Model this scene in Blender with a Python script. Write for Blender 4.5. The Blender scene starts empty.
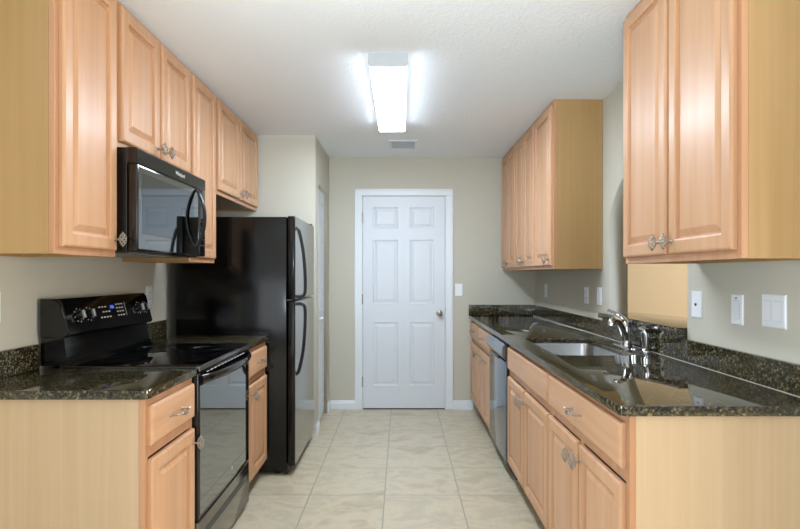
import bpy, bmesh, math, random
from mathutils import Vector, Matrix
PI = math.pi
random.seed(4)
S = bpy.context.scene
C = S.collection

# ---------------------------------------------------------------- camera, world, lights, exposure
CAMZ = 1.309
cd = bpy.data.cameras.new('camera'); cam = bpy.data.objects.new('camera', cd); C.objects.link(cam)
cam.location = (0, 0, CAMZ); cam.rotation_euler = (PI/2, 0, 0)
cd.sensor_width = 36; cd.lens = 24.0; cd.shift_x = -0.0012; cd.shift_y = 0.0125
cd.clip_start = 0.05; S.camera = cam
w = bpy.data.worlds.new('world'); S.world = w; w.use_nodes = True
w.node_tree.nodes['Background'].inputs[0].default_value = (0.90, 0.95, 1.0, 1)
w.node_tree.nodes['Background'].inputs[1].default_value = 0.5
def area(name, loc, rot, sx, sy, power, col):
    l = bpy.data.lights.new(name, 'AREA'); l.shape = 'RECTANGLE'; l.size = sx; l.size_y = sy
    l.energy = power; l.color = col
    o = bpy.data.objects.new(name, l); C.objects.link(o); o.location = loc; o.rotation_euler = rot
    return o
# large fill panel added behind the camera to brighten the kitchen
area('rear_fill', (0.2, -2.9, 1.45), (PI/2, 0, 0), 3.2, 1.9, 40, (0.88, 0.94, 1.0))
# fill panels added either side of the camera for the shaded side walls
area('right_side_fill', (3.4, 0.35, 1.05), (PI/2, 0, math.radians(76)), 1.5, 1.3, 104, (1.0, 0.96, 0.90))
area('left_side_fill', (-3.6, 0.35, 1.05), (PI/2, 0, math.radians(-76)), 1.5, 1.3, 92, (0.76, 0.88, 1.0))
# unseen warm fill added to light the dining room behind the pass-through
area('dining_fill', (3.6, 3.6, 1.5), (PI/2, 0, 0.25), 1.2, 1.4, 34, (1.0, 0.95, 0.88))
def spot(name, loc, target, angle, power, col, blend=1.0, size=0.15):
    l = bpy.data.lights.new(name, 'SPOT'); l.spot_size = math.radians(angle); l.spot_blend = blend
    l.energy = power; l.color = col; l.shadow_soft_size = size
    o = bpy.data.objects.new(name, l); C.objects.link(o); o.location = loc
    o.rotation_euler = (Vector(target)-Vector(loc)).to_track_quat('-Z', 'Y').to_euler(); return o
# spot added at the camera to lift the ceiling, like a tilted flash
spot('ceiling_fill_spot', (0.0, -0.1, 1.35), (0.0, 2.6, 2.44), 64, 250, (0.80, 0.90, 1.0))
S.view_settings.view_transform = 'Standard'; S.view_settings.look = 'None'
S.view_settings.gamma = 1; S.view_settings.use_curve_mapping = False
S.view_settings.exposure = 0.26
LAMP = 50.0

# ---------------------------------------------------------------- materials
def lin(c):
    return tuple(((v/255)/12.92 if v/255 <= 0.04045 else ((v/255+0.055)/1.055)**2.4) for v in c) + (1,)
def mat(name, col, rough=0.5, metal=0.0, **kw):
    m = bpy.data.materials.new(name); m.use_nodes = True
    b = m.node_tree.nodes['Principled BSDF']
    b.inputs['Base Color'].default_value = lin(col); b.inputs['Roughness'].default_value = rough
    b.inputs['Metallic'].default_value = metal
    for k, v in kw.items(): b.inputs[k].default_value = v
    return m
def nd(m, t, **kw):
    n = m.node_tree.nodes.new(t)
    for k, v in kw.items():
        if k in n.inputs: n.inputs[k].default_value = v
        else: setattr(n, k, v)
    return n
def ln(m, a, b): m.node_tree.links.new(a, b)
def ramp(m, fac, stops):
    r = nd(m, 'ShaderNodeValToRGB'); e = r.color_ramp.elements
    while len(e) < len(stops): e.new(0.5)
    for i, (p, c) in enumerate(stops): e[i].position = p; e[i].color = lin(c)
    ln(m, fac, r.inputs[0]); return r.outputs[0]
def coords(m, scale=(1, 1, 1), rnd=True):
    tc = nd(m, 'ShaderNodeTexCoord'); mp = nd(m, 'ShaderNodeMapping'); mp.inputs['Scale'].default_value = scale
    ln(m, tc.outputs['Object'], mp.inputs[0])
    if rnd:
        oi = nd(m, 'ShaderNodeObjectInfo'); k = nd(m, 'ShaderNodeMath', operation='MULTIPLY'); k.inputs[1].default_value = 40
        ln(m, oi.outputs['Random'], k.inputs[0]); cb = nd(m, 'ShaderNodeCombineXYZ')
        ln(m, k.outputs[0], cb.inputs[0]); ln(m, k.outputs[0], cb.inputs[1]); ln(m, cb.outputs[0], mp.inputs['Location'])
    return mp.outputs[0]
def bump(m, h, s, d):
    b = nd(m, 'ShaderNodeBump'); b.inputs['Strength'].default_value = s; b.inputs['Distance'].default_value = d
    ln(m, h, b.inputs['Height']); ln(m, b.outputs[0], m.node_tree.nodes['Principled BSDF'].inputs['Normal'])
def wood(name, a, b_, c, rough, sc, coat=0.0):
    m = mat(name, a, rough); P = m.node_tree.nodes['Principled BSDF']
    v = coords(m, sc)
    n1 = nd(m, 'ShaderNodeTexNoise'); n1.inputs['Scale'].default_value = 1.0; n1.inputs['Detail'].default_value = 5; n1.inputs['Distortion'].default_value = 0.5
    ln(m, v, n1.inputs['Vector'])
    col = ramp(m, n1.outputs[0], [(0.28, a), (0.5, b_), (0.74, c)])
    ln(m, col, P.inputs['Base Color'])
    P.inputs['Coat Weight'].default_value = coat; P.inputs['Coat Roughness'].default_value = 0.22
    bump(m, n1.outputs[0], 0.012, 0.001)
    return m
M = {}
M['wood'] = wood('maple_vertical_grain', (193, 147, 109), (201, 156, 118), (207, 164, 127), 0.42, (22, 22, 1.1), 0.14)
M['woodh'] = wood('maple_horizontal_grain', (193, 147, 109), (202, 157, 119), (209, 166, 129), 0.42, (1.3, 22, 22), 0.14)
M['frame'] = wood('maple_face_frame', (178, 129, 93), (188, 140, 103), (196, 149, 113), 0.38, (26, 26, 1.3), 0.2)  # darker than the doors: shade of the recessed reveals put into the colour
M['panel'] = wood('maple_veneer_side', (174, 138, 88), (178, 143, 93), (182, 148, 98), 0.42, (40, 40, 0.9), 0.1)
M['panelb'] = wood('pale_maple_end', (190, 162, 128), (194, 167, 133), (198, 172, 139), 0.45, (40, 40, 0.9), 0.05)
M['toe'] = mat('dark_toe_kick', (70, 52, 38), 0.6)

def granite():
    m = mat('polished_dark_granite', (30, 32, 26), 0.04); P = m.node_tree.nodes['Principled BSDF']
    P.inputs['IOR'].default_value = 1.65
    tc = nd(m, 'ShaderNodeTexCoord')
    v1 = nd(m, 'ShaderNodeTexVoronoi'); v1.inputs['Scale'].default_value = 140; v1.inputs['Randomness'].default_value = 1
    v2 = nd(m, 'ShaderNodeTexNoise'); v2.inputs['Scale'].default_value = 95; v2.inputs['Detail'].default_value = 6; v2.inputs['Roughness'].default_value = 0.75
    ln(m, tc.outputs['Object'], v1.inputs[0]); ln(m, tc.outputs['Object'], v2.inputs[0])
    c1 = ramp(m, v2.outputs[0], [(0.0, (8, 10, 8)), (0.42, (14, 16, 12)), (0.50, (50, 46, 29)), (0.59, (98, 87, 57)), (0.72, (150, 138, 104))])
    sep = nd(m, 'ShaderNodeSeparateColor'); ln(m, v1.outputs['Color'], sep.inputs[0])
    c2 = ramp(m, sep.outputs[0], [(0.0, (8, 9, 7)), (0.6, (24, 24, 17)), (0.82, (78, 70, 44)), (1.0, (158, 146, 112))])
    mx = nd(m, 'ShaderNodeMixRGB'); mx.inputs[0].default_value = 0.45
    ln(m, c1, mx.inputs[1]); ln(m, c2, mx.inputs[2]); ln(m, mx.outputs[0], P.inputs['Base Color'])
    return m
M['granite'] = granite()

def paint(name, col, bs=0.25, sc=90):
    m = mat(name, col, 0.85); tc = nd(m, 'ShaderNodeTexCoord'); n = nd(m, 'ShaderNodeTexNoise')
    n.inputs['Scale'].default_value = sc; n.inputs['Detail'].default_value = 3
    ln(m, tc.outputs['Object'], n.inputs[0]); bump(m, n.outputs[0], bs, 0.003); return m
M['wall'] = paint('greige_wall_paint', (198, 195, 180))
M['wallwarm'] = paint('warm_dining_wall_paint', (208, 190, 160))
def ceil():
    m = mat('knockdown_ceiling', (236, 240, 242), 0.9); tc = nd(m, 'ShaderNodeTexCoord')
    n = nd(m, 'ShaderNodeTexNoise'); n.inputs['Scale'].default_value = 55; n.inputs['Detail'].default_value = 4; n.inputs['Distortion'].default_value = 0.8
    ln(m, tc.outputs['Object'], n.inputs[0])
    r = ramp(m, n.outputs[0], [(0.45, (0, 0, 0)), (0.6, (255, 255, 255))]); bump(m, r, 0.28, 0.004); return m
M['ceiling'] = ceil()
def tiles():
    m = mat('cream_floor_tile', (200, 192, 172), 0.3); P = m.node_tree.nodes['Principled BSDF']
    tc = nd(m, 'ShaderNodeTexCoord'); mp = nd(m, 'ShaderNodeMapping')
    T = 0.444
    mp.inputs['Location'].default_value = (0.097 + T*20, -3.165 + T*20, 0)
    ln(m, tc.outputs['Object'], mp.inputs[0])
    br = nd(m, 'ShaderNodeTexBrick'); br.offset = 0; br.squash = 1
    br.inputs['Scale'].default_value = 1.0; br.inputs['Brick Width'].default_value = T; br.inputs['Row Height'].default_value = T
    br.inputs['Mortar Size'].default_value = 0.0045; br.inputs['Mortar Smooth'].default_value = 0.3
    br.inputs['Color1'].default_value = (0, 0, 0, 1); br.inputs['Color2'].default_value = (1, 1, 1, 1)
    ln(m, mp.outputs[0], br.inputs['Vector'])
    # every tile its own veining: shift noise by the tile's random tone
    ad = nd(m, 'ShaderNodeVectorMath', operation='MULTIPLY_ADD')
    ln(m, br.outputs['Color'], ad.inputs[0]); ad.inputs[1].default_value = (7, 5, 3); ln(m, mp.outputs[0], ad.inputs[2])
    mp2 = nd(m, 'ShaderNodeMapping'); mp2.inputs['Scale'].default_value = (0.8, 1.15, 1); mp2.inputs['Rotation'].default_value = (0, 0, 0.35)
    ln(m, ad.outputs[0], mp2.inputs[0])
    n = nd(m, 'ShaderNodeTexNoise'); n.inputs['Scale'].default_value = 5.0; n.inputs['Detail'].default_value = 7; n.inputs['Roughness'].default_value = 0.62; n.inputs['Distortion'].default_value = 0.35
    ln(m, mp2.outputs[0], n.inputs[0])
    c = ramp(m, n.outputs[0], [(0.24, (166, 153, 124)), (0.40, (186, 174, 147)), (0.50, (202, 191, 166)), (0.60, (186, 176, 153)), (0.76, (216, 206, 184))])
    mx = nd(m, 'ShaderNodeMixRGB'); ln(m, br.outputs['Fac'], mx.inputs[0]); ln(m, c, mx.inputs[1]); mx.inputs[2].default_value = lin((158, 150, 132))
    ln(m, mx.outputs[0], P.inputs['Base Color'])
    inv = nd(m, 'ShaderNodeMath', operation='SUBTRACT'); inv.inputs[0].default_value = 1; ln(m, br.outputs['Fac'], inv.inputs[1])
    bump(m, inv.outputs[0], 0.3, 0.002)
    return m
M['floor'] = tiles()
M['white'] = mat('white_semigloss_trim', (226, 232, 236), 0.35)
M['doorpaint'] = mat('white_door_paint', (216, 223, 229), 0.4)
M['plastic'] = mat('white_switch_plastic', (236, 240, 244), 0.3)
M['lightgrey'] = mat('light_grey_gap', (178, 180, 184), 0.5)
M['slot'] = mat('dark_slot', (60, 60, 62), 0.6)
M['black'] = mat('gloss_black_enamel', (9, 9, 9), 0.12, 0, **{'IOR': 1.6})
M['satin'] = mat('satin_black_plastic', (14, 14, 14), 0.32)
M['fridge_side'] = mat('textured_black_side', (9, 8, 8), 0.14, 0, **{'Specular IOR Level': 0.35})
M['glass'] = mat('black_appliance_glass', (146, 148, 146), 0.03, 1)
M['mwglass'] = mat('smoked_mirror_glass', (118, 124, 128), 0.03, 1)
M['cooktop'] = mat('black_ceramic_glass', (7, 7, 8), 0.03, 0, **{'IOR': 1.7})
M['darksteel'] = mat('dark_grey_metal_trim', (125, 125, 126), 0.25, 0.8)
M['fridge_front'] = mat('dark_mirror_fridge_front', (150, 148, 142), 0.13, 0.95)
M['dw'] = mat('grey_dishwasher_front', (132, 140, 150), 0.12, 0.85)
M['drawerfront'] = mat('dark_stainless_drawer', (140, 138, 130), 0.16, 0.9)
M['steel'] = mat('brushed_stainless', (190, 192, 194), 0.25, 1)
M['chrome'] = mat('polished_chrome', (215, 217, 220), 0.05, 1)
M['nickel'] = mat('aged_nickel', (182, 176, 166), 0.3, 1)
M['brushed'] = mat('satin_nickel', (168, 160, 150), 0.3, 1)
M['grey'] = mat('grey_lamp_end', (178, 182, 184), 0.5)
M['mark'] = mat('white_marking', (215, 215, 210), 0.5)
M['silver'] = mat('silver_knob_face', (185, 188, 188), 0.3, 0.9)
M['ring'] = mat('faint_burner_ring', (24, 25, 26), 0.2)
def emit(name, col, s):
    m = mat(name, col, 0.5); P = m.node_tree.nodes['Principled BSDF']
    P.inputs['Emission Color'].default_value = lin(col); P.inputs['Emission Strength'].default_value = s; return m
M['lamp'] = emit('lit_lamp_diffuser', (224, 238, 255), LAMP)
M['lampside'] = emit('lit_lamp_side_lens', (232, 242, 255), 1.2)
M['blue'] = emit('blue_clock_display', (60, 90, 255), 2.5)

# ---------------------------------------------------------------- helpers
def obj(name, bm, m, parent=None, smooth=False, loc=None, sharp=35):
    if isinstance(bm, bpy.types.Mesh): me = bm
    else:
        me = bpy.data.meshes.new(name); bmesh.ops.recalc_face_normals(bm, faces=bm.faces); bm.to_mesh(me); bm.free()
    if m is not None and not me.materials: me.materials.append(m)
    if smooth:
        for p in me.polygons: p.use_smooth = True
        me.update()
        try: me.set_sharp_from_angle(angle=math.radians(sharp))
        except Exception: pass
    o = bpy.data.objects.new(name, me); C.objects.link(o)
    if parent: o.parent = parent
    if loc: o.location = loc
    return o
def tag(o, label, cat, group=None):
    o['label'] = label; o['category'] = cat
    if group: o['group'] = group
    return o
def struct(name, bm, m, parent=None, **k):
    o = obj(name, bm, m, parent, **k)
    if not parent: o['kind'] = 'structure'
    return o
def thing(name, label, cat, loc=(0, 0, 0), rz=0, group=None):
    o = bpy.data.objects.new(name, None); C.objects.link(o); o.location = loc; o.rotation_euler = (0, 0, rz)
    return tag(o, label, cat, group)
def box(bm, x0, x1, y0, y1, z0, z1, bev=0.0):
    mtx = Matrix.Translation(((x0+x1)/2, (y0+y1)/2, (z0+z1)/2)) @ Matrix.Diagonal((abs(x1-x0), abs(y1-y0), abs(z1-z0), 1))
    r = bmesh.ops.create_cube(bm, size=1, matrix=mtx)
    if bev > 0:
        es = list({e for v in r['verts'] for e in v.link_edges})
        bmesh.ops.bevel(bm, geom=es, offset=bev, segments=2, affect='EDGES', profile=0.5)
    return bm
def B(*a, **k): return box(bmesh.new(), *a, **k)
def cyl(bm, p0, p1, r0, r1=None, n=16):
    p0, p1 = Vector(p0), Vector(p1); r1 = r0 if r1 is None else r1; d = p1-p0
    q = d.to_track_quat('Z', 'Y').to_matrix().to_4x4()
    bmesh.ops.create_cone(bm, cap_ends=True, segments=n, radius1=r0, radius2=r1, depth=d.length,
                          matrix=Matrix.Translation((p0+p1)/2) @ q)
    return bm
def tube(bm, pts, rad, n=10, flat=1.0):
    pts = [Vector(p) for p in pts]; rings = []
    rads = rad if isinstance(rad, (list, tuple)) else [rad]*len(pts)
    up = None
    for i, p in enumerate(pts):
        t = (pts[min(i+1, len(pts)-1)]-pts[max(i-1, 0)]).normalized()
        if up is None:
            up = Vector((0, 0, 1)) if abs(t.z) < 0.9 else Vector((1, 0, 0))
        a = (up - t*up.dot(t)).normalized(); up = a; b = t.cross(a)
        rings.append([bm.verts.new(p + a*math.cos(2*PI*k/n)*rads[i] + b*math.sin(2*PI*k/n)*rads[i]*flat) for k in range(n)])
    for i in range(len(rings)-1):
        for k in range(n): bm.faces.new((rings[i][k], rings[i][(k+1) % n], rings[i+1][(k+1) % n], rings[i+1][k]))
    bm.faces.new(rings[0][::-1]); bm.faces.new(rings[-1]); return bm
def spline(pts, n=8):
    P = [Vector(p) for p in pts]; out = []
    for i in range(len(P)-1):
        p0, p1, p2, p3 = P[max(i-1, 0)], P[i], P[i+1], P[min(i+2, len(P)-1)]
        for k in range(n):
            t = k/n; out.append(0.5*((2*p1)+(p2-p0)*t+(2*p0-5*p1+4*p2-p3)*t*t+(3*p1-p0-3*p2+p3)*t**3))
    out.append(P[-1]); return out
def lathe(bm, prof, mtx=None, n=24):
    rings = []
    for r, z in prof:
        rings.append([bm.verts.new((r*math.cos(2*PI*k/n), r*math.sin(2*PI*k/n), z)) for k in range(n)])
    for i in range(len(rings)-1):
        for k in range(n): bm.faces.new((rings[i][k], rings[i][(k+1) % n], rings[i+1][(k+1) % n], rings[i+1][k]))
    bm.faces.new(rings[0][::-1]); bm.faces.new(rings[-1])
    if mtx: bmesh.ops.transform(bm, matrix=mtx, verts=[v for rr in rings for v in rr])
    return bm
def prism(bm, pts, axis, a0, a1):
    """extrude a 2D outline along axis; pts are the other two coords in order (x,y,z minus axis)"""
    def mk(u, v, a):
        return {'x': (a, u, v), 'y': (u, a, v), 'z': (u, v, a)}[axis]
    A = [bm.verts.new(mk(u, v, a0)) for u, v in pts]; Bv = [bm.verts.new(mk(u, v, a1)) for u, v in pts]
    n = len(pts); bm.faces.new(A[::-1]); bm.faces.new(Bv)
    for i in range(n): bm.faces.new((A[i], A[(i+1) % n], Bv[(i+1) % n], Bv[i]))
    return bm
def plate(outlines, axis, a0, a1, bev=0.0):
    """flat slab with holes: a 2D curve, filled and extruded, returned as a mesh with world coords"""
    cu = bpy.data.curves.new('tmp', 'CURVE'); cu.dimensions = '2D'; cu.fill_mode = 'BOTH'
    cu.extrude = abs(a1-a0)/2 - bev; cu.bevel_depth = bev; cu.bevel_resolution = 2; cu.offset = -bev
    for pts in outlines:
        sp = cu.splines.new('POLY'); sp.points.add(len(pts)-1); sp.use_cyclic_u = True
        for q, (u, v) in zip(sp.points, pts): q.co = (u, v, 0, 1)
    o = bpy.data.objects.new('tmp', cu); C.objects.link(o)
    me = bpy.data.meshes.new_from_object(o.evaluated_get(bpy.context.evaluated_depsgraph_get()))
    bpy.data.objects.remove(o); bpy.data.curves.remove(cu)
    mid = (a0+a1)/2
    for v in me.vertices:
        u, t, h = v.co
        v.co = {'x': (h+mid, u, t), 'y': (u, h+mid, t), 'z': (u, t, h+mid)}[axis]
    bm = bmesh.new(); bm.from_mesh(me); bpy.data.meshes.remove(me)
    bmesh.ops.remove_doubles(bm, verts=bm.verts, dist=1e-5)
    return bm
def rrect(x0, x1, y0, y1, r, n=6, corners=(1, 1, 1, 1)):
    out = []
    for (cx, cy, a, f) in ((x1, y1, 0, corners[0]), (x0, y1, 90, corners[1]), (x0, y0, 180, corners[2]), (x1, y0, 270, corners[3])):
        if not f: out.append((cx, cy)); continue
        ox = cx - r if cx == x1 else cx + r; oy = cy - r if cy == y1 else cy + r
        for k in range(n+1):
            t = math.radians(a + 90*k/n); out.append((ox+r*math.cos(t), oy+r*math.sin(t)))
    return out
def text_bm(s, size, ext=0.0004):
    cu = bpy.data.curves.new('t', 'FONT'); cu.body = s; cu.size = size; cu.extrude = ext; cu.align_x = 'CENTER'; cu.align_y = 'CENTER'; cu.resolution_u = 3
    o = bpy.data.objects.new('t', cu); C.objects.link(o)
    me = bpy.data.meshes.new_from_object(o.evaluated_get(bpy.context.evaluated_depsgraph_get()))
    bpy.data.objects.remove(o); bpy.data.curves.remove(cu)
    bm = bmesh.new(); bm.from_mesh(me); bpy.data.meshes.remove(me)
    # stand it up: text x stays x, text y becomes z, facing -y
    bmesh.ops.transform(bm, matrix=Matrix.Rotation(PI/2, 4, 'X'), verts=bm.verts); return bm
def loops_face(bm, x0, x1, z0, z1, loops):
    """nested rectangles facing -y: loops = [(inset, y), ...]; last is filled"""
    rs = []
    for ins, y in loops:
        rs.append([bm.verts.new(p) for p in ((x0+ins, y, z0+ins), (x1-ins, y, z0+ins), (x1-ins, y, z1-ins), (x0+ins, y, z1-ins))])
    for a, b in zip(rs, rs[1:]):
        for k in range(4): bm.faces.new((a[k], a[(k+1) % 4], b[(k+1) % 4], b[k]))
    bm.faces.new(rs[-1]); bm.faces.new(rs[0][::-1]); return bm

# ---------------------------------------------------------------- the setting
WL, WR, YB, H = -1.54, 1.305, 5.18, 2.44
Y0 = 1.35                       # where the kitchen walls end and the living room begins
YP, XP = 4.33, -0.695           # pantry
struct('floor', B(-3.2, 4.6, -3.2, 5.75, -0.06, 0), M['floor'])
struct('ceiling', B(-3.2, 4.6, -3.2, 5.75, H, H+0.06), M['ceiling'])
struct('wall_left', B(WL-0.12, WL, Y0, YB+0.12, 0, H), M['wall'])
# right wall with arched pass-through
OY0, OY1, OZ = 2.43, 3.34, 1.663
def arch():
    rise = 0.28; hw = (OY1-OY0)/2; R = (hw*hw+rise*rise)/(2*rise); cz = OZ+rise-R; cy = (OY0+OY1)/2
    a = math.asin(hw/R); pts = [(OY0, 1.03), (OY1, 1.03)]
    for k in range(21):
        t = a - 2*a*k/20; pts.append((cy+R*math.sin(t), cz+R*math.cos(t)))
    return pts
struct('wall_right', plate([[(Y0, 0), (YB+0.12, 0), (YB+0.12, H), (Y0, H)], arch()], 'x', WR, WR+0.115), M['wall'])
# back wall with door opening
DX0, DX1, DZ = -0.381, 0.437, 2.08
struct('wall_back', plate([[(WL, 0), (DX0, 0), (DX0, DZ), (DX1, DZ), (DX1, 0), (WR, 0), (WR, H), (WL, H)]], 'y', YB, YB+0.12), M['wall'])
# pantry walls
struct('wall_pantry_front', B(WL, XP, YP, YP+0.1, 0, H), M['wall'])
PY0, PY1, PZ = 4.49, 5.03, 2.075
struct('wall_pantry_side', plate([[(YP+0.1, 0), (PY0, 0), (PY0, PZ), (PY1, PZ), (PY1, 0), (YB, 0), (YB, H), (YP+0.1, H)]], 'x', XP-0.1, XP), M['wall'])
# dining room beyond the pass-through
struct('wall_dining_back', B(WR+0.115, 4.6, 5.6, 5.72, 0, H), M['wallwarm'])
struct('wall_dining_light_block', B(WR+0.115, 4.48, Y0, Y0+0.12, 0, H), M['wallwarm'])  # unseen partition added to keep side light out of the pass-through
struct('wall_dining_right', B(4.48, 4.6, Y0, 5.6, 0, H), M['wallwarm'])

def baseboard(name, bm_box):
    return struct(name, bm_box, M['white'])
def bb_profile(axis, a0, a1, face, sgn):
    """baseboard along an axis; face = wall plane, sgn = direction into the room"""
    h = 0.088
    pts = [(face, 0), (face+sgn*0.014, 0), (face+sgn*0.014, h-0.025), (face+sgn*0.010, h-0.018), (face+sgn*0.009, h-0.006), (face+sgn*0.004, h), (face, h)]
    bm = bmesh.new()
    if axis == 'x':   # runs along x, wall plane is y
        prism(bm, pts, 'x', a0, a1)
    else:
        prism(bm, pts, 'y', a0, a1)
    return bm
TW = 0.066
baseboard('baseboard_back_left', bb_profile('x', XP+0.014, DX0-TW, YB, -1))
baseboard('baseboard_back_right', bb_profile('x', DX1+TW, 0.70, YB, -1))
baseboard('baseboard_pantry_near', bb_profile('y', YP, PY0, XP, 1))
baseboard('baseboard_pantry_far', bb_profile('y', PY1, YB, XP, 1))

# door casing
def casing():
    bm = bmesh.new()
    for x0, x1 in ((DX0-TW, DX0+0.006), (DX1-0.006, DX1+TW)):
        box(bm, x0, x1, YB-0.014, YB, 0, DZ-0.006, 0.003)
    box(bm, DX0-TW, DX1+TW, YB-0.014, YB, DZ-0.006, DZ+TW-0.008, 0.003)
    for x0, x1 in ((DX0-TW, DX0-TW+0.016), (DX1+TW-0.016, DX1+TW)):
        box(bm, x0, x1, YB-0.02, YB-0.012, 0, DZ+TW-0.008, 0.002)
    box(bm, DX0-TW, DX1+TW, YB-0.02, YB-0.012, DZ+TW-0.024, DZ+TW-0.008, 0.002)
    # jamb stop
    box(bm, DX0, DX0+0.008, YB, YB+0.10, 0, DZ); box(bm, DX1-0.008, DX1, YB, YB+0.10, 0, DZ); box(bm, DX0+0.008, DX1-0.008, YB, YB+0.10, DZ-0.008, DZ)
    return bm
struct('trim_1', casing(), M['white'])
def six_panel(x0, x1, z0, z1, yf, t, cols, rows):
    """slab with sunk, raised panels on its front"""
    bm = bmesh.new(); xs = [x0] + [v for c in cols for v in c] + [x1]; zs = [z0] + [v for r in rows for v in r] + [z1]
    for i in range(len(xs)-1):
        for j in range(len(zs)-1):
            a, b, c, d = xs[i], xs[i+1], zs[j], zs[j+1]
            if i % 2 == 1 and j % 2 == 1:
                rs = []
                for ins, dy in ((0, 0), (0.010, 0.009), (0.020, 0.010), (0.042, 0.002)):
                    rs.append([bm.verts.new(p) for p in ((a+ins, yf+dy, c+ins), (b-ins, yf+dy, c+ins), (b-ins, yf+dy, d-ins), (a+ins, yf+dy, d-ins))])
                for p, q in zip(rs, rs[1:]):
                    for k in range(4): bm.faces.new((p[k], p[(k+1) % 4], q[(k+1) % 4], q[k]))
                bm.faces.new(rs[-1])
            else:
                bm.faces.new([bm.verts.new(p) for p in ((a, yf, c), (b, yf, c), (b, yf, d), (a, yf, d))])
    bmesh.ops.remove_doubles(bm, verts=bm.verts, dist=1e-5)
    f = [bm.verts.new(p) for p in ((x0, yf+t, z0), (x1, yf+t, z0), (x1, yf+t, z1), (x0, yf+t, z1))]
    bm.faces.new(f[::-1])
    for (p, q) in (((x0, z0), (x1, z0)), ((x1, z0), (x1, z1)), ((x1, z1), (x0, z1)), ((x0, z1), (x0, z0))):
        bm.faces.new([bm.verts.new((p[0], yf, p[1])), bm.verts.new((q[0], yf, q[1])), bm.verts.new((q[0], yf+t, q[1])), bm.verts.new((p[0], yf+t, p[1]))])
    return bm
d1 = struct('door_1', six_panel(DX0+0.012, DX1-0.012, 0.012, DZ-0.012, YB-0.002, 0.042,
     [(-0.272, -0.028), (0.083, 0.320)], [(0.23, 0.845), (1.024, 1.645), (1.758, 1.962)]), M['doorpaint'])
kn = bmesh.new()
lathe(kn, [(0.031, 0), (0.031, 0.006), (0.012, 0.010), (0.011, 0.030), (0.022, 0.036), (0.028, 0.048), (0.026, 0.060), (0.014, 0.067), (0.002, 0.068)], Matrix.Translation((0.372, YB-0.002, 0.936)) @ Matrix.Rotation(PI/2, 4, 'X'))
obj('door_knob', kn, M['brushed'], d1, True)
for hz in (1.86, 1.07, 0.27):
    b = B(DX0+0.001, DX0+0.013, YB-0.008, YB-0.002, hz-0.05, hz+0.05, 0.001); cyl(b, (DX0+0.008, YB-0.014, hz-0.05), (DX0+0.008, YB-0.014, hz+0.05), 0.006)
    obj('hinge', b, M['brushed'], d1, True)
obj('latch_plate', B(DX1-0.012, DX1-0.004, YB-0.006, YB-0.0015, 0.93, 0.985), M['brushed'], d1)
obj('sweep', B(DX0+0.012, DX1-0.012, YB-0.001, YB+0.04, 0.0, 0.011), M['toe'], d1)
# pantry bifold door (six-panel leaves) in the pantry side wall
pd = bpy.data.objects.new('door_2', None); C.objects.link(pd); pd['kind'] = 'structure'; pd.location = (XP-0.03, PY0+0.004, 0); pd.rotation_euler = (0, 0, PI/2)
W2 = PY1-PY0-0.008
for k in range(2):
    a = k*W2/2+0.002; b = (k+1)*W2/2-0.002
    lf = obj('door_leaf', six_panel(a, b, 0.018, PZ-0.012, 0, 0.032, [(a+0.05, b-0.05)], [(0.2, 0.82), (0.98, 1.62), (1.74, 1.95)]), M['doorpaint'], pd)
    if k == 0:
        kb = bmesh.new(); lathe(kb, [(0.008, 0), (0.008, 0.012), (0.016, 0.018), (0.018, 0.028), (0.010, 0.034)], Matrix.Translation((b-0.035, 0, 0.92)) @ Matrix.Rotation(PI/2, 4, 'X'))
        obj('door_knob', kb, M['white'], lf, True)

# ---------------------------------------------------------------- ceiling lamp and vent
LX0, LX1, LY0, LY1 = -0.167, 0.036, 2.715, 3.97
t = thing('ceiling_light', 'white wraparound fluorescent ceiling light, switched on', 'ceiling light', ((LX0+LX1)/2, (LY0+LY1)/2, H))
hw, hl = (LX1-LX0)/2, (LY1-LY0)/2
obj('housing', prism(bmesh.new(), [(-hw+0.008, 0), (-hw+0.008, -0.062), (hw-0.008, -0.062), (hw-0.008, 0)], 'y', -hl+0.012, hl-0.012), M['white'], t)
for s_ in (-1, 1):
    obj('side_lens', prism(bmesh.new(), [(s_*(hw-0.0075), -0.010), (s_*(hw-0.002), -0.012), (s_*(hw-0.002), -0.052), (s_*(hw-0.0075), -0.062)], 'y', -hl+0.012, hl-0.012), M['lampside'], t)
prof = [(-hw+0.007, -0.0622), (-hw+0.009, -0.068), (hw-0.009, -0.068), (hw-0.007, -0.0622)]
obj('diffuser', prism(bmesh.new(), prof, 'y', -hl+0.012, hl-0.012), M['lamp'], t)
pe = [(-hw, 0), (-hw, -0.055), (-hw+0.012, -0.072), (hw-0.012, -0.072), (hw, -0.055), (hw, 0)]
obj('end_cap', prism(bmesh.new(), pe, 'y', -hl, -hl+0.012), M['grey'], t)
obj('end_cap', prism(bmesh.new(), pe, 'y', hl-0.012, hl), M['grey'], t)
t = thing('ceiling_vent', 'small white louvred air vent in the ceiling near the back wall', 'vent', (0.018, 4.63, H))
fr = bmesh.new()
for a in ((-0.125, 0.125, -0.155, -0.13), (-0.125, 0.125, 0.13, 0.155), (-0.125, -0.10, -0.13, 0.13), (0.10, 0.125, -0.13, 0.13)): box(fr, *a, -0.009, 0, 0.002)
obj('frame', fr, M['white'], t)
for k in range(9):
    y = -0.115+k*0.0288
    sl = bmesh.new(); prism(sl, [(y+0.009, -0.002), (y+0.007, -0.001), (y-0.009, -0.009), (y-0.007, -0.011)], 'x', -0.10, 0.10); obj('slat', sl, M['white'], t)
obj('duct_face', B(-0.10, 0.10, -0.13, 0.13, -0.0008, 0), M['lightgrey'], t)

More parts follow.
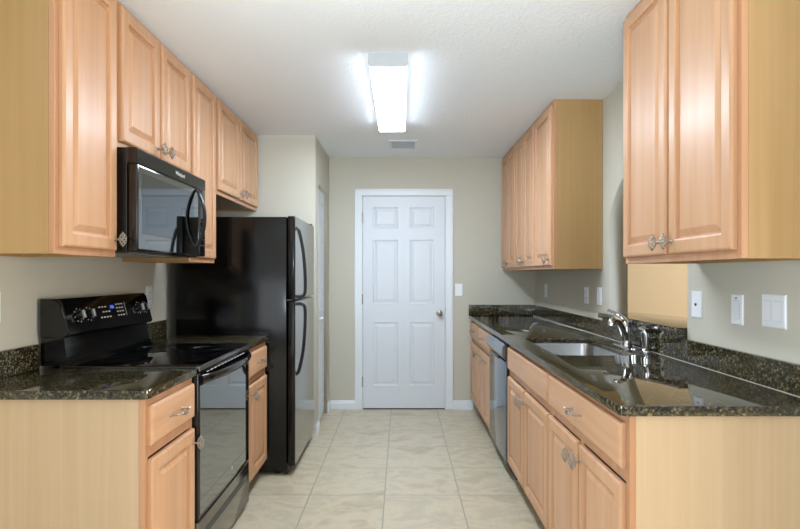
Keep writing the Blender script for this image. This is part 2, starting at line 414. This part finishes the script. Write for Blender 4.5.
# ---------------------------------------------------------------- knobs and pulls
def basket(bm, axis, half, r, wr, turns=0.6, n=5, steps=14, c=(0, 0, 0)):
    for s in (-1, 1):
        for k in range(n):
            pts = []
            for i in range(steps+1):
                t_ = i/steps; a = 2*PI*k/n + s*turns*2*PI*t_; rr = r*math.sin(PI*t_)**0.8 + 0.0012; h = -half+2*half*t_
                u, v = rr*math.cos(a), rr*math.sin(a)
                pts.append((c[0]+u, c[1]+v, c[2]+h) if axis == 'z' else (c[0]+h, c[1]+u, c[2]+v))
            tube(bm, pts, wr, 5)
    return bm
kb = bmesh.new()
cyl(kb, (0, 0, 0), (0, -0.004, 0), 0.008, 0.007, 12); cyl(kb, (0, -0.003, 0), (0, -0.024, 0), 0.0035, None, 10)
basket(kb, 'z', 0.027, 0.0125, 0.0014, c=(0, -0.032, 0))
bmesh.ops.create_uvsphere(kb, u_segments=8, v_segments=6, radius=0.003, matrix=Matrix.Translation((0, -0.032, 0)) @ Matrix.Diagonal((1, 0.8, 2.2, 1)))
for s in (-1, 1): bmesh.ops.create_uvsphere(kb, u_segments=8, v_segments=6, radius=0.003, matrix=Matrix.Translation((0, -0.032, s*0.028)))
KNOB = bpy.data.meshes.new('knob'); kb.to_mesh(KNOB); kb.free(); KNOB.materials.append(M['nickel'])
pb = bmesh.new()
for s in (-1, 1):
    cyl(pb, (s*0.05, 0, 0), (s*0.05, -0.004, 0), 0.008, 0.007, 12)
    tube(pb, spline([(s*0.05, -0.002, 0), (s*0.050, -0.020, 0), (s*0.045, -0.029, 0), (s*0.022, -0.033, 0)]), 0.0032, 8)
    tube(pb, spline([(s*0.046, -0.028, 0), (s*0.056, -0.030, 0.002), (s*0.062, -0.030, 0.004)]), [0.0032]*9+[0.002]*8, 6)
basket(pb, 'x', 0.026, 0.0085, 0.0015, c=(0, -0.034, 0))
PULL = bpy.data.meshes.new('pull'); pb.to_mesh(PULL); pb.free(); PULL.materials.append(M['nickel'])
for me in (KNOB, PULL):
    for p in me.polygons: p.use_smooth = True

# ---------------------------------------------------------------- cabinets (front faces local -y, x runs along the width)
def door_bm(x0, x1, z0, z1):
    f = 0.052 if x1-x0 > 0.24 else 0.046
    return loops_face(bmesh.new(), x0, x1, z0, z1, [(0, -0.0005), (0, -0.013), (0.003, -0.018), (0.008, -0.0205), (f-0.006, -0.0205), (f, -0.0180), (f+0.002, -0.007), (f+0.008, -0.0065), (f+0.030, -0.018), (f+0.033, -0.0185)])
def drawer_bm(x0, x1, z0, z1):
    return loops_face(bmesh.new(), x0, x1, z0, z1, [(0, -0.0005), (0, -0.012), (0.004, -0.017), (0.010, -0.0205)])
def cabinet(name, label, cat, loc, rz, wd, depth, z0, z1, doors, drawers=(), toe=False, body='panel', group=None, stile=0.024, rails=(), no_top=False, deep_stile=None):
    """doors: (x0,x1,z0,z1,knobx,knobz) ; drawers: (x0,x1,z0,z1,n_pulls)"""
    t = thing(name, label, cat, loc, rz, group)
    g = 0.0006; zb = z0 + (0.10 if toe else 0)
    bm = bmesh.new(); th = 0.016
    box(bm, g, th, 0.02, depth, zb, z1); box(bm, wd-th, wd-g, 0.02, depth, zb, z1)
    box(bm, th, wd-th, depth-0.006, depth, zb, z1)
    box(bm, th, wd-th, 0.02, depth-0.006, zb+(0 if toe else 0.012), zb+th+(0 if toe else 0.012))
    if not no_top: box(bm, th, wd-th, 0.02, depth-0.006, z1-th, z1)
    obj('carcass', bm, M[body], t)
    ff = bmesh.new()
    xs = sorted(set([0.0] + [0.5*(doors[i][1]+doors[i+1][0]) for i in range(len(doors)-1)] + [wd]))
    box(ff, g, stile+g, 0, 0.02, zb, z1, 0.0015); box(ff, wd-stile-g, wd-g, 0, 0.02, zb, z1, 0.0015)
    box(ff, stile, wd-stile, 0, 0.0195, zb, zb+0.035); box(ff, stile, wd-stile, 0, 0.0195, z1-0.035, z1)
    for a, b in rails: box(ff, stile, wd-stile, 0, 0.0195, a, b)
    for x in xs[1:-1]: box(ff, x-0.02, x+0.02, 0.0005, 0.0195, zb+0.035, z1-0.035)
    obj('face_frame', ff, M['frame'], t)
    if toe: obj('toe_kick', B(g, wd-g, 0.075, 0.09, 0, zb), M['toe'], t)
    for (a, b, c, d, kx, kz) in doors:
        o = obj('door', door_bm(a, b, c, d), M['wood'], t)
        if kx is not None: obj('knob', KNOB, None, o, loc=(kx, -0.0205, kz))
    for (a, b, c, d, n) in drawers:
        o = obj('drawer_front', drawer_bm(a, b, c, d), M['woodh'], t)
        if n: obj('pull', PULL, None, o, loc=((a+b)/2, -0.0205, (c+d)/2))
    return t
R90 = PI/2
# left wall cabinets
XLF = -1.17; ZU = 1.380
dt = 2.422; DEP = XLF-WL-0.002
G1 = 'maple wall cabinets on the left wall'
def wl(label, y0, y1, z0, doors):
    return cabinet('wall_cabinet', label, 'cabinet', (XLF, y0, 0), R90, y1-y0, DEP, z0, H-0.001, doors, group=G1)
kz = ZU+0.025+0.045
wl('tall maple wall cabinet with one narrow door, left of the microwave, nearest on the left', 1.800, 2.185, ZU, [(0.022, 0.365, ZU+0.026, dt, 0.343, kz)])
wl('short maple wall cabinet with two doors directly above the microwave', 2.185, 2.945, 1.835, [(0.022, 0.367, 1.862, dt, 0.338, 1.902), (0.393, 0.738, 1.862, dt, 0.422, 1.902)])
wl('narrow tall maple wall cabinet between the microwave and the refrigerator', 2.945, 3.345, ZU, [(0.022, 0.378, ZU+0.026, dt, 0.045, kz)])
wl('short maple wall cabinet with two doors above the refrigerator', 3.345, 4.328, 1.820, [(0.030, 0.478, 1.847, dt, 0.448, 1.887), (0.502, 0.950, 1.847, dt, 0.532, 1.887)])
# left base cabinets
XLB = -0.878; DB = XLB-WL-0.002; CT = 0.884
def base(label, loc, rz, wd, depth, doors, drawers, group, **k):
    return cabinet('base_cabinet', label, 'cabinet', loc, rz, wd, depth, 0, CT-0.0005, doors, drawers, toe=True, rails=[(0.675, 0.712)], group=group, **k)
G2 = 'maple base cabinets along the left wall'; G3 = 'maple base cabinets under the right counter'
base('maple base cabinet with one drawer and one door, nearest on the left beside the range', (XLB, 1.825, 0), R90, 0.417, DB,
     [(0.020, 0.400, 0.125, 0.668, 0.374, 0.615)], [(0.020, 0.400, 0.715, 0.855, 1)], G2, body='panelb')
base('narrow maple base cabinet between the range and the refrigerator', (XLB, 3.012, 0), R90, 0.440, DB,
     [(0.020, 0.410, 0.125, 0.668, 0.045, 0.615)], [(0.020, 0.410, 0.715, 0.855, 1)], G2, body='panelb')
# right base cabinets
XRB = 0.690; DR = WR-XRB-0.002
def rb(label, y0, y1, doors, drawers, **k):
    return base(label, (XRB, y1, 0), -R90, y1-y0, DR, doors, drawers, G3, **k)
zd0, zd1 = 0.125, 0.668; w0, w1 = 0.715, 0.855; kz = 0.61
rb('maple base cabinet with one wide drawer over two doors, nearest on the right', 1.610, 2.440,
   [(0.012, 0.398, zd0, zd1, 0.368, kz), (0.424, 0.806, zd0, zd1, 0.454, kz)], [(0.012, 0.806, w0, w1, 1)], body='panelb')
rb('maple sink cabinet with a plain false drawer front over two doors', 2.440, 3.385,
   [(0.022, 0.458, zd0, zd1, 0.430, kz), (0.482, 0.933, zd0, zd1, 0.512, kz)], [(0.022, 0.933, w0, w1, 0)], body='panelb', no_top=True)
rb('maple base cabinet with one drawer over two doors, just past the dishwasher', 4.020, 4.640,
   [(0.012, 0.304, zd0, zd1, 0.278, kz), (0.311, 0.600, zd0, zd1, 0.337, kz)], [(0.012, 0.600, w0, w1, 1)], body='panelb')
rb('maple base cabinet with one drawer over one door, in the corner by the back wall', 4.640, YB-0.001,
   [(0.030, 0.526, zd0, zd1, 0.500, kz)], [(0.030, 0.526, w0, w1, 1)], body='panelb')
# right wall cabinets
XRU = 0.987; DU = WR-XRU-0.002; G4 = 'maple wall cabinets on the right wall'
def ru(label, y0, y1, z0, doors):
    return cabinet('wall_cabinet', label, 'cabinet', (XRU, y1, 0), -R90, y1-y0, DU, z0, H-0.001, doors, group=G4)
ZR = 1.356; kz = ZR+0.07; dt = 2.41
ru('large maple wall cabinet with two tall doors, nearest on the right', 1.545, 2.345, ZR, [(0.018, 0.390, ZR+0.026, dt, 0.360, kz), (0.412, 0.782, ZR+0.026, dt, 0.442, kz)])
ZR = 1.345; kz = ZR+0.062; dt = 2.405
ru('maple wall cabinet with one door and a wide bare side, beside the arched opening', 3.445, 3.900, ZR, [(0.018, 0.437, ZR+0.022, dt, 0.410, kz)])
ru('maple wall cabinet with two doors, middle of the three far right ones', 3.900, 4.540, ZR, [(0.014, 0.316, ZR+0.022, dt, 0.292, kz), (0.324, 0.626, ZR+0.022, dt, 0.348, kz)])
ru('maple wall cabinet with two doors in the corner against the back wall', 4.540, YB-0.001, ZR, [(0.050, 0.332, ZR+0.022, dt, 0.308, kz), (0.340, 0.625, ZR+0.022, dt, 0.364, kz)])

# ---------------------------------------------------------------- countertops
CZ0, CZ1 = CT, 0.914
def counter(name, outlines, label):
    return tag(obj(name, plate(outlines, 'z', CZ0, CZ1, 0.0018), M['granite'], smooth=True, sharp=18), label, 'countertop', 'dark granite countertops')
XLC = -0.858
c = counter('countertop', [rrect(WL+0.001, XLC, 1.808, 2.2440, 0.025, corners=(0, 0, 0, 1))], 'dark speckled granite countertop, nearest on the left, in front of the range')
obj('backsplash', B(WL+0.001, WL+0.021, 1.808, 2.2440, CZ1, 1.016, 0.002), M['granite'], c)
c = counter('countertop', [rrect(WL+0.001, XLC, 3.0090, 3.462, 0.02, corners=(0, 0, 0, 0))], 'short dark granite countertop between the range and the refrigerator')
obj('backsplash', B(WL+0.001, WL+0.021, 3.0090, 3.462, CZ1, 1.016, 0.002), M['granite'], c)
XRC = 0.657
SX0, SX1, SY0, SY1 = 0.762, 1.165, 2.605, 3.30
c = counter('countertop', [rrect(XRC, WR-0.001, 1.596, YB-0.001, 0.022, corners=(0, 0, 1, 0)), rrect(SX0, SX1, SY0, SY1, 0.055)], 'long dark granite countertop with the sink, on the right')
obj('backsplash', B(WR-0.021, WR-0.001, 1.596, 2.428, CZ1, 1.016, 0.002), M['granite'], c)
obj('backsplash', B(WR-0.021, WR-0.001, 2.428, 3.405, CZ1, 1.034, 0.001), M['granite'], c)
obj('backsplash', B(WR-0.021, WR-0.001, 3.405, YB-0.022, CZ1, 1.016, 0.002), M['granite'], c)
obj('backsplash', B(XRC, WR-0.001, YB-0.021, YB-0.001, CZ1, 1.016, 0.002), M['granite'], c)
M['caulk'] = mat('pale_caulk', (190, 190, 182), 0.4)
obj('caulk_bead', B(WR-0.0245, WR-0.0205, 1.598, YB-0.022, CZ1-0.0005, CZ1+0.0022), M['caulk'], c)
# raised bar top in the pass-through
bar = [(1.258, OY0+0.001), (1.421, OY0+0.001), (1.421, 2.33), (1.50, 2.33)]
for k in range(1, 12):
    a = k/12; bar.append((1.50+0.12*math.sin(PI*a), 2.33+a*1.10))
bar += [(1.50, 3.43), (1.421, 3.43), (1.421, OY1-0.001), (WR-0.0005, OY1-0.001), (WR-0.0005, 3.405), (1.258, 3.405)]
tag(obj('bar_top', plate([bar], 'z', 1.035, 1.066, 0.003), M['granite'], smooth=True, sharp=18), 'raised dark granite bar top in the pass-through behind the faucet', 'bar top')

# sink
def sink():
    bm = bmesh.new(); rs = []
    for ins, z, r in ((-0.014, CZ0-0.001, 0.06), (0.001, CZ0-0.001, 0.055), (0.003, CZ0-0.012, 0.055), (0.010, CZ0-0.15, 0.05), (0.022, CZ0-0.178, 0.045), (0.05, CZ0-0.187, 0.03), (0.15, CZ0-0.189, 0.02)):
        rs.append([bm.verts.new((x, y, z)) for x, y in rrect(SX0+ins, SX1-ins, SY0+ins, SY1-ins, r)])
    for a, b in zip(rs, rs[1:]):
        n = len(a)
        for k in range(n): bm.faces.new((a[k], a[(k+1) % n], b[(k+1) % n], b[k]))
    bm.faces.new(rs[-1]); return bm
t = thing('sink', 'stainless steel undermount sink set in the right countertop', 'sink', ((SX0+SX1)/2, (SY0+SY1)/2, 0.70))
o = obj('basin', sink(), M['steel'], t, True, loc=(-(SX0+SX1)/2, -(SY0+SY1)/2, -0.70))
md = o.modifiers.new('s', 'SOLIDIFY'); md.thickness = 0.0015; md.offset = -1
dr = bmesh.new(); lathe(dr, [(0.044, 0), (0.044, 0.003), (0.036, 0.0035), (0.030, 0.001), (0.004, 0.001)], Matrix.Translation((0, 0, -0.0045)))
obj('drain', dr, M['chrome'], t, True)

# faucet
t = thing('faucet', 'chrome single-lever kitchen faucet behind the sink', 'faucet', (1.232, 2.915, CZ1))
e = bmesh.new(); prof = rrect(-0.030, 0.030, -0.12, 0.125, 0.029); prism(e, prof, 'z', 0, 0.006); obj('base_plate', e, M['chrome'], t, True)
bd = bmesh.new(); lathe(bd, [(0.030, 0.006), (0.029, 0.012), (0.024, 0.030), (0.022, 0.065), (0.024, 0.10), (0.021, 0.125), (0.012, 0.138), (0.003, 0.140)]); obj('body', bd, M['chrome'], t, True)
sp = bmesh.new()
pts = spline([(-0.008, -0.005, 0.045), (-0.045, -0.045, 0.105), (-0.085, -0.090, 0.150), (-0.120, -0.125, 0.160), (-0.136, -0.140, 0.148), (-0.138, -0.142, 0.130)], 6)
n = len(pts); tube(sp, pts, [0.021-0.004*min(1, i/(n*0.5)) for i in range(n)], 14); obj('spout', sp, M['chrome'], t, True)
lv = bmesh.new(); pts = spline([(0.004, 0.002, 0.132), (-0.015, 0.012, 0.158), (-0.055, 0.03, 0.185), (-0.085, 0.045, 0.198)], 6)
n = len(pts); tube(lv, pts, [0.013-0.005*min(1, i/(n*0.7)) for i in range(n)], 10, 1.4); obj('lever', lv, M['chrome'], t, True)
t = thing('side_sprayer', 'small chrome side sprayer standing right of the faucet', 'sprayer', (1.250, 2.725, CZ1))
e = bmesh.new(); lathe(e, [(0.024, 0), (0.024, 0.006), (0.016, 0.014), (0.014, 0.024)]); obj('holder', e, M['chrome'], t, True)
e = bmesh.new(); pts = spline([(0, 0, 0.018), (0, 0, 0.06), (-0.004, 0, 0.095), (-0.018, 0, 0.113), (-0.036, -0.002, 0.108)], 5)
n = len(pts); tube(e, pts, [0.015 + 0.007*math.sin(PI*min(1, i/(n-1)*1.2)) for i in range(n)], 12); obj('spray_head', e, M['chrome'], t, True)

# ---------------------------------------------------------------- range
t = thing('range', 'black freestanding electric range with a smooth glass cooktop', 'stove', (-0.865, 2.2465, 0), R90)
RW = 0.761; RD = 0.660
obj('body', B(0.002, RW-0.002, 0.03, RD, 0.03, 0.905, 0.003), M['satin'], t)
for x in (0.05, RW-0.05):
    for y in (0.10, RD-0.06): obj('leveling_foot', cyl(bmesh.new(), (x, y, 0), (x, y, 0.031), 0.018), M['satin'], t)
ck = obj('cooktop', plate([rrect(0.001, RW-0.001, -0.012, RD-0.08, 0.012)], 'z', 0.905, 0.922, 0.005), M['cooktop'], t, True)
obj('front_trim', B(0.003, RW-0.003, -0.017, -0.008, 0.897, 0.918, 0.004), M['darksteel'], t, True)
for (x, y, r) in ((0.20, 0.16, 0.105), (0.56, 0.16, 0.085), (0.20, 0.43, 0.08), (0.56, 0.43, 0.105)):
    e = plate([[(x+r*math.cos(a*PI/24), y+r*math.sin(a*PI/24)) for a in range(48)], [(x+(r-0.003)*math.cos(a*PI/24), y+(r-0.003)*math.sin(a*PI/24)) for a in range(48)]], 'z', 0.9218, 0.9223)
    obj('burner_ring', e, M['ring'], ck)
# backguard: console + recessed lower riser
bg = bmesh.new()
pr = [(RD, 1.206), (RD-0.075, 1.206), (RD-0.092, 1.190), (RD-0.128, 1.055), (RD-0.120, 1.043), (RD-0.09, 1.040), (RD, 1.040)]
prism(bg, pr, 'x', 0.0, RW)
es = [e for e in bg.edges if abs(e.verts[0].co.x-e.verts[1].co.x) < 1e-6]
bmesh.ops.bevel(bg, geom=es, offset=0.008, segments=3, affect='EDGES')
con = obj('control_console', bg, M['black'], t, True)
lr = bmesh.new(); prism(lr, [(RD, 1.041), (RD-0.098, 1.041), (RD-0.108, 0.96), (RD-0.12, 0.935), (RD-0.14, 0.9215), (RD, 0.9215)], 'x', 0.012, RW-0.012)
obj('riser', lr, M['black'], t, True)
# console face frame of reference: origin on the slanted face
ang = math.atan2(0.036, 0.135)
def on_console(bm, x, h, off=0.0):
    """geometry is drawn facing -y around the origin; put it on the slanted console face at height h"""
    k = (h-1.055)/0.135; y = RD-0.128+0.036*k
    m = Matrix.Translation((x, y-off*math.cos(ang), h)) @ Matrix.Rotation(-ang, 4, 'X')
    bmesh.ops.transform(bm, matrix=m, verts=bm.verts); return bm
for x in (0.100, 0.175, 0.635, 0.700):
    e = bmesh.new(); cyl(e, (0, 0, 0), (0, -0.008, 0), 0.021, 0.020, 20); cyl(e, (0, -0.008, 0), (0, -0.020, 0), 0.017, 0.015, 20)
    k_ = obj('control_knob', on_console(e, x, 1.130), M['satin'], con, True)
    e = B(-0.006, 0.006, -0.030, -0.018, -0.018, 0.018, 0.002); obj('grip', on_console(e, x, 1.130), M['silver'], k_)
    e = bmesh.new()
    for j in range(8):
        a = j*PI/4+0.2; box(e, 0.030*math.cos(a)-0.0022, 0.030*math.cos(a)+0.0022, -0.0006, 0.0004, 0.030*math.sin(a)-0.0022, 0.030*math.sin(a)+0.0022)
    obj('dial_marks', on_console(e, x, 1.130), M['mark'], con)
e = B(-0.020, 0.020, -0.0006, 0.0004, -0.010, 0.010); obj('display', on_console(e, 0.375, 1.150), M['slot'], con)
obj('clock_digits', on_console(text_bm('1:26', 0.019), 0.375, 1.150, 0.001), M['blue'], con)
bms = [(x, z) for x in (-0.105, -0.080, -0.055, -0.03) for z in (0.020, -0.004, -0.030) if (x, z) not in ((-0.105, -0.004), (-0.03, 0.020))]
bms += [(x, z) for x in (0.045, 0.070, 0.095) for z in (0.026, 0.008, -0.010, -0.030)]
for x, z in bms: obj('button_mark', on_console(B(x-0.007, x+0.007, -0.0006, 0.0004, z-0.003, z+0.003), 0.375, 1.135), M['mark'], con)
obj('divider_mark', on_console(B(0.122, 0.124, -0.0006, 0.0004, -0.035, 0.035), 0.375, 1.135), M['mark'], con)
# oven door with a dark glass, bowed handle, and drawer
od = obj('oven_door', B(0.006, RW-0.006, -0.010, 0.030, 0.268, 0.892, 0.006), M['black'], t, True)
obj('glass', B(0.020, RW-0.045, -0.0125, -0.008, 0.285, 0.835, 0.001), M['glass'], od)
hb = bmesh.new(); pts = []
for k in range(25):
    a = k/24; pts.append((0.03+a*(RW-0.06), -0.016-0.044*math.sin(PI*a)**0.55, 0.862))
tube(hb, pts, 0.019, 14, 0.5)
obj('handle', hb, M['black'], od, True)
e = bmesh.new()
for k in range(12): box(e, 0.10+k*0.048, 0.13+k*0.048, -0.0112, -0.009, 0.880, 0.884)
obj('vent_slots', e, M['mark'], od)
def swirl(r):
    bm = bmesh.new(); pts = []
    for k in range(30):
        a = k/29*2.1*PI; pts.append((r*math.cos(a)*(1-0.25*k/29), -0.0004, 0.55*r*math.sin(a)*(1-0.25*k/29)))
    tube(bm, pts, 0.0011, 4); return bm
e = swirl(0.018); bmesh.ops.transform(e, matrix=Matrix.Translation((0.44, -0.0125, 0.335)) @ Matrix.Rotation(0.5, 4, 'Y'), verts=e.verts)
obj('emblem', e, M['mark'], od)
dw = obj('drawer', B(0.006, RW-0.006, -0.010, 0.030, 0.035, 0.258, 0.006), M['drawerfront'], t, True)
obj('finger_recess', B(0.09, RW-0.07, -0.0115, -0.009, 0.170, 0.205, 0.001), M['satin'], dw)

# ---------------------------------------------------------------- microwave
MZ = 1.403; MH = 0.43
t = thing('microwave', 'black over-the-range microwave under the short left cabinet', 'microwave', (-1.08, 2.187, MZ), R90)
MW_ = 0.756; MD = 0.455
obj('body', B(0.002, MW_-0.002, 0.045, MD, 0.0, MH-0.0005, 0.002), M['satin'], t)
obj('underside_grille', B(0.05, MW_-0.05, 0.06, MD-0.04, -0.004, 0.001), M['darksteel'], t)
d = obj('door', B(0, MW_-0.10, 0, 0.040, 0.004, MH-0.068, 0.005), M['black'], t, True)
obj('window', B(0.03, MW_-0.165, -0.002, 0.002, 0.075, MH-0.10, 0.001), M['mwglass'], d)
obj('door_glass', B(0.008, MW_-0.105, -0.0008, 0.001, 0.012, MH-0.078), M['glass'], d)
obj('top_band', prism(bmesh.new(), [(0.0, MH-0.066), (0.0, MH-0.008), (0.006, MH-0.001), (0.044, MH-0.001), (0.044, MH-0.066)], 'x', 0, MW_), M['black'], t)
cp = obj('control_panel', B(MW_-0.098, MW_, 0, 0.040, 0.004, MH-0.068, 0.004), M['black'], t, True)
for i in range(3):
    for j in range(6): obj('key_mark', B(MW_-0.080+i*0.024, MW_-0.068+i*0.024, -0.0006, 0.001, 0.06+j*0.032, 0.067+j*0.032), M['slot'], cp)
obj('display', B(MW_-0.082, MW_-0.016, -0.0008, 0.001, 0.285, 0.325), M['slot'], cp)
hb = bmesh.new(); pts = []
for k in range(21):
    a = k/20; pts.append((MW_-0.135, -0.002-0.046*math.sin(PI*a)**0.75, 0.055+0.30*a))
tube(hb, pts, 0.0085, 10, 1.5); obj('handle', hb, M['satin'], d, True)
e = text_bm('Whirlpool', 0.026); bmesh.ops.transform(e, matrix=Matrix.Translation((MW_*0.56, -0.0006, MH-0.036)), verts=e.verts)
obj('brand_lettering', e, M['mark'], t)

# ---------------------------------------------------------------- refrigerator
t = thing('refrigerator', 'tall black top-freezer refrigerator beside the pantry wall', 'refrigerator', (-0.690, 3.472, 0), R90)
FW = 0.758; FD = 0.775
obj('cabinet_body', B(0, FW, 0.055, FD, 0.03, 1.685, 0.006), M['fridge_side'], t, True)
obj('base_grille', B(0.01, FW-0.01, 0.05, 0.07, 0.006, 0.06, 0.003), M['satin'], t)
for x in (0.06, FW-0.06):
    for y in (0.12, FD-0.08): obj('leveling_foot', cyl(bmesh.new(), (x, y, 0), (x, y, 0.031), 0.02), M['satin'], t)
def fdoor(name, z0, z1):
    o = obj(name, plate([rrect(0.001, FW-0.001, 0.002, 0.050, 0.010)], 'z', z0, z1, 0.003), M['fridge_side'], t, True)
    obj('front_panel', B(0.012, FW-0.012, -0.0005, 0.006, z0+0.004, z1-0.004, 0.002), M['fridge_front'], o)
    return o
fz = fdoor('freezer_door', 1.146, 1.69); rf = fdoor('fresh_food_door', 0.062, 1.134)
def fhandle(za, zb, par):
    pts = spline([(0.045, 0.004, za), (0.045, -0.018, za+(zb-za)*0.06), (0.045, -0.045, za+(zb-za)*0.35), (0.045, -0.058, za+(zb-za)*0.70), (0.045, -0.056, za+(zb-za)*0.95), (0.045, -0.030, zb), (0.045, 0.002, zb)], 6)
    hb = bmesh.new(); tube(hb, pts, 0.011, 10, 1.1); obj('handle', hb, M['satin'], par, True)
fhandle(1.62, 1.165, fz); fhandle(0.65, 1.115, rf)
obj('hinge_cover', B(FW-0.07, FW-0.01, 0.01, 0.09, 1.686, 1.705, 0.004), M['satin'], t)

# ---------------------------------------------------------------- dishwasher
t = thing('dishwasher', 'grey front dishwasher with a rounded control panel under the right counter', 'dishwasher', (0.672, 4.018, 0), -R90)
DW = 0.630
obj('tub', B(0.004, DW-0.004, 0.03, 0.58, 0.10, CT-0.006), M['satin'], t)
obj('door_panel', B(0.006, DW-0.022, -0.004, 0.030, 0.105, 0.745, 0.004), M['dw'], t, True)
obj('door_edge', B(DW-0.022, DW-0.004, 0.0, 0.030, 0.105, 0.86, 0.002), M['satin'], t)
e = bmesh.new(); prism(e, [(0.030, 0.752), (0.004, 0.752), (-0.020, 0.775), (-0.026, 0.80), (-0.022, 0.845), (-0.008, 0.862), (0.030, 0.862)], 'x', 0.006, DW-0.022)
pn = obj('control_panel', e, M['dw'], t, True)
obj('handle_recess', B(0.25, 0.38, -0.010, 0.002, 0.735, 0.757, 0.002), M['satin'], t)
obj('toe_panel', B(0.006, DW-0.006, 0.06, 0.075, 0.0, 0.10), M['satin'], t)

# ---------------------------------------------------------------- switches and outlets (local: face towards -y)
def plate_thing(name, label, cat, loc, rz, kind, wdt=0.072, h=0.117, group='white wall plates'):
    t = thing(name, label, cat, loc, rz, group)
    obj('cover_plate', loops_face(bmesh.new(), -wdt/2, wdt/2, -h/2, h/2, [(0, 0), (0, -0.003), (0.004, -0.006)]), M['plastic'], t)
    if kind == 'outlet':
        for s in (-1, 1):
            o = obj('socket', plate([rrect(-0.017, 0.017, s*0.020-0.013, s*0.020+0.013, 0.008)], 'y', -0.0078, -0.005), M['plastic'], t)
            sl = bmesh.new(); box(sl, -0.008, -0.006, -0.0084, -0.0076, s*0.020-0.005, s*0.020+0.005); box(sl, 0.006, 0.008, -0.0084, -0.0076, s*0.020-0.005, s*0.020+0.005)
            obj('slots', sl, M['slot'], o)
    elif kind == 'jack':
        e = bmesh.new(); cyl(e, (0, -0.005, 0), (0, -0.010, 0), 0.006, None, 12); obj('jack', e, M['slot'], t)
    elif kind == 'toggle':
        o = obj('switch_frame', B(-0.008, 0.008, -0.0072, -0.005, -0.014, 0.014), M['plastic'], t)
        e = B(-0.004, 0.004, -0.016, -0.004, -0.002, 0.010, 0.001); obj('toggle', e, M['plastic'], t)
    else:
        for x in ([0] if kind == 'rocker' else [-0.026, 0.026]):
            obj('switch_frame', B(x-0.0180, x+0.0180, -0.0068, -0.005, -0.0355, 0.0355), M['lightgrey'], t)
            e = bmesh.new(); prism(e, [(-0.006, -0.0345), (-0.0105, -0.0345), (-0.0078, 0.0), (-0.0078, 0.0345), (-0.006, 0.0345)], 'x', x-0.017, x+0.017)
            obj('rocker', e, M['plastic'], t)
        if kind == 'rocker': obj('indicator', B(-0.003, 0.003, -0.0095, -0.007, 0.042, 0.047), M['slot'], t)
    return t
e_ = 0.0005
plate_thing('cable_jack_plate', 'white cable jack wall plate just right of the pass-through', 'wall plate', (WR-e_, 2.348, 1.177), -R90, 'jack', 0.078)
plate_thing('light_switch', 'white single rocker switch plate between the jack plate and the double switch', 'switch', (WR-e_, 2.064, 1.173), -R90, 'rocker', 0.074)
plate_thing('light_switch', 'white double rocker switch plate, nearest on the right wall', 'switch', (WR-e_, 1.862, 1.181), -R90, 'double', 0.122)
plate_thing('light_switch', 'small white toggle switch plate on the back wall beside the door', 'switch', (0.560, YB-e_, 1.160), 0, 'toggle')
plate_thing('light_switch', 'white switch plate under the far right cabinets, closest to the arched opening', 'switch', (WR-e_, 3.50, 1.167), -R90, 'rocker', 0.080)
plate_thing('power_outlet', 'white outlet under the near end of the far right cabinets, left of the switch plate', 'outlet', (WR-e_, 3.745, 1.163), -R90, 'outlet', 0.078)
plate_thing('power_outlet', 'white outlet on the right wall nearest the back corner', 'outlet', (WR-e_, 4.79, 1.165), -R90, 'outlet', 0.078)
plate_thing('power_outlet', 'white outlet on the left wall above the counter behind the range', 'outlet', (WL+e_, 3.255, 1.180), R90, 'outlet', 0.078)
plate_thing('power_outlet', 'white outlet at the left picture edge above the near counter', 'outlet', (WL+e_, 2.010, 1.185), R90, 'outlet', 0.074)
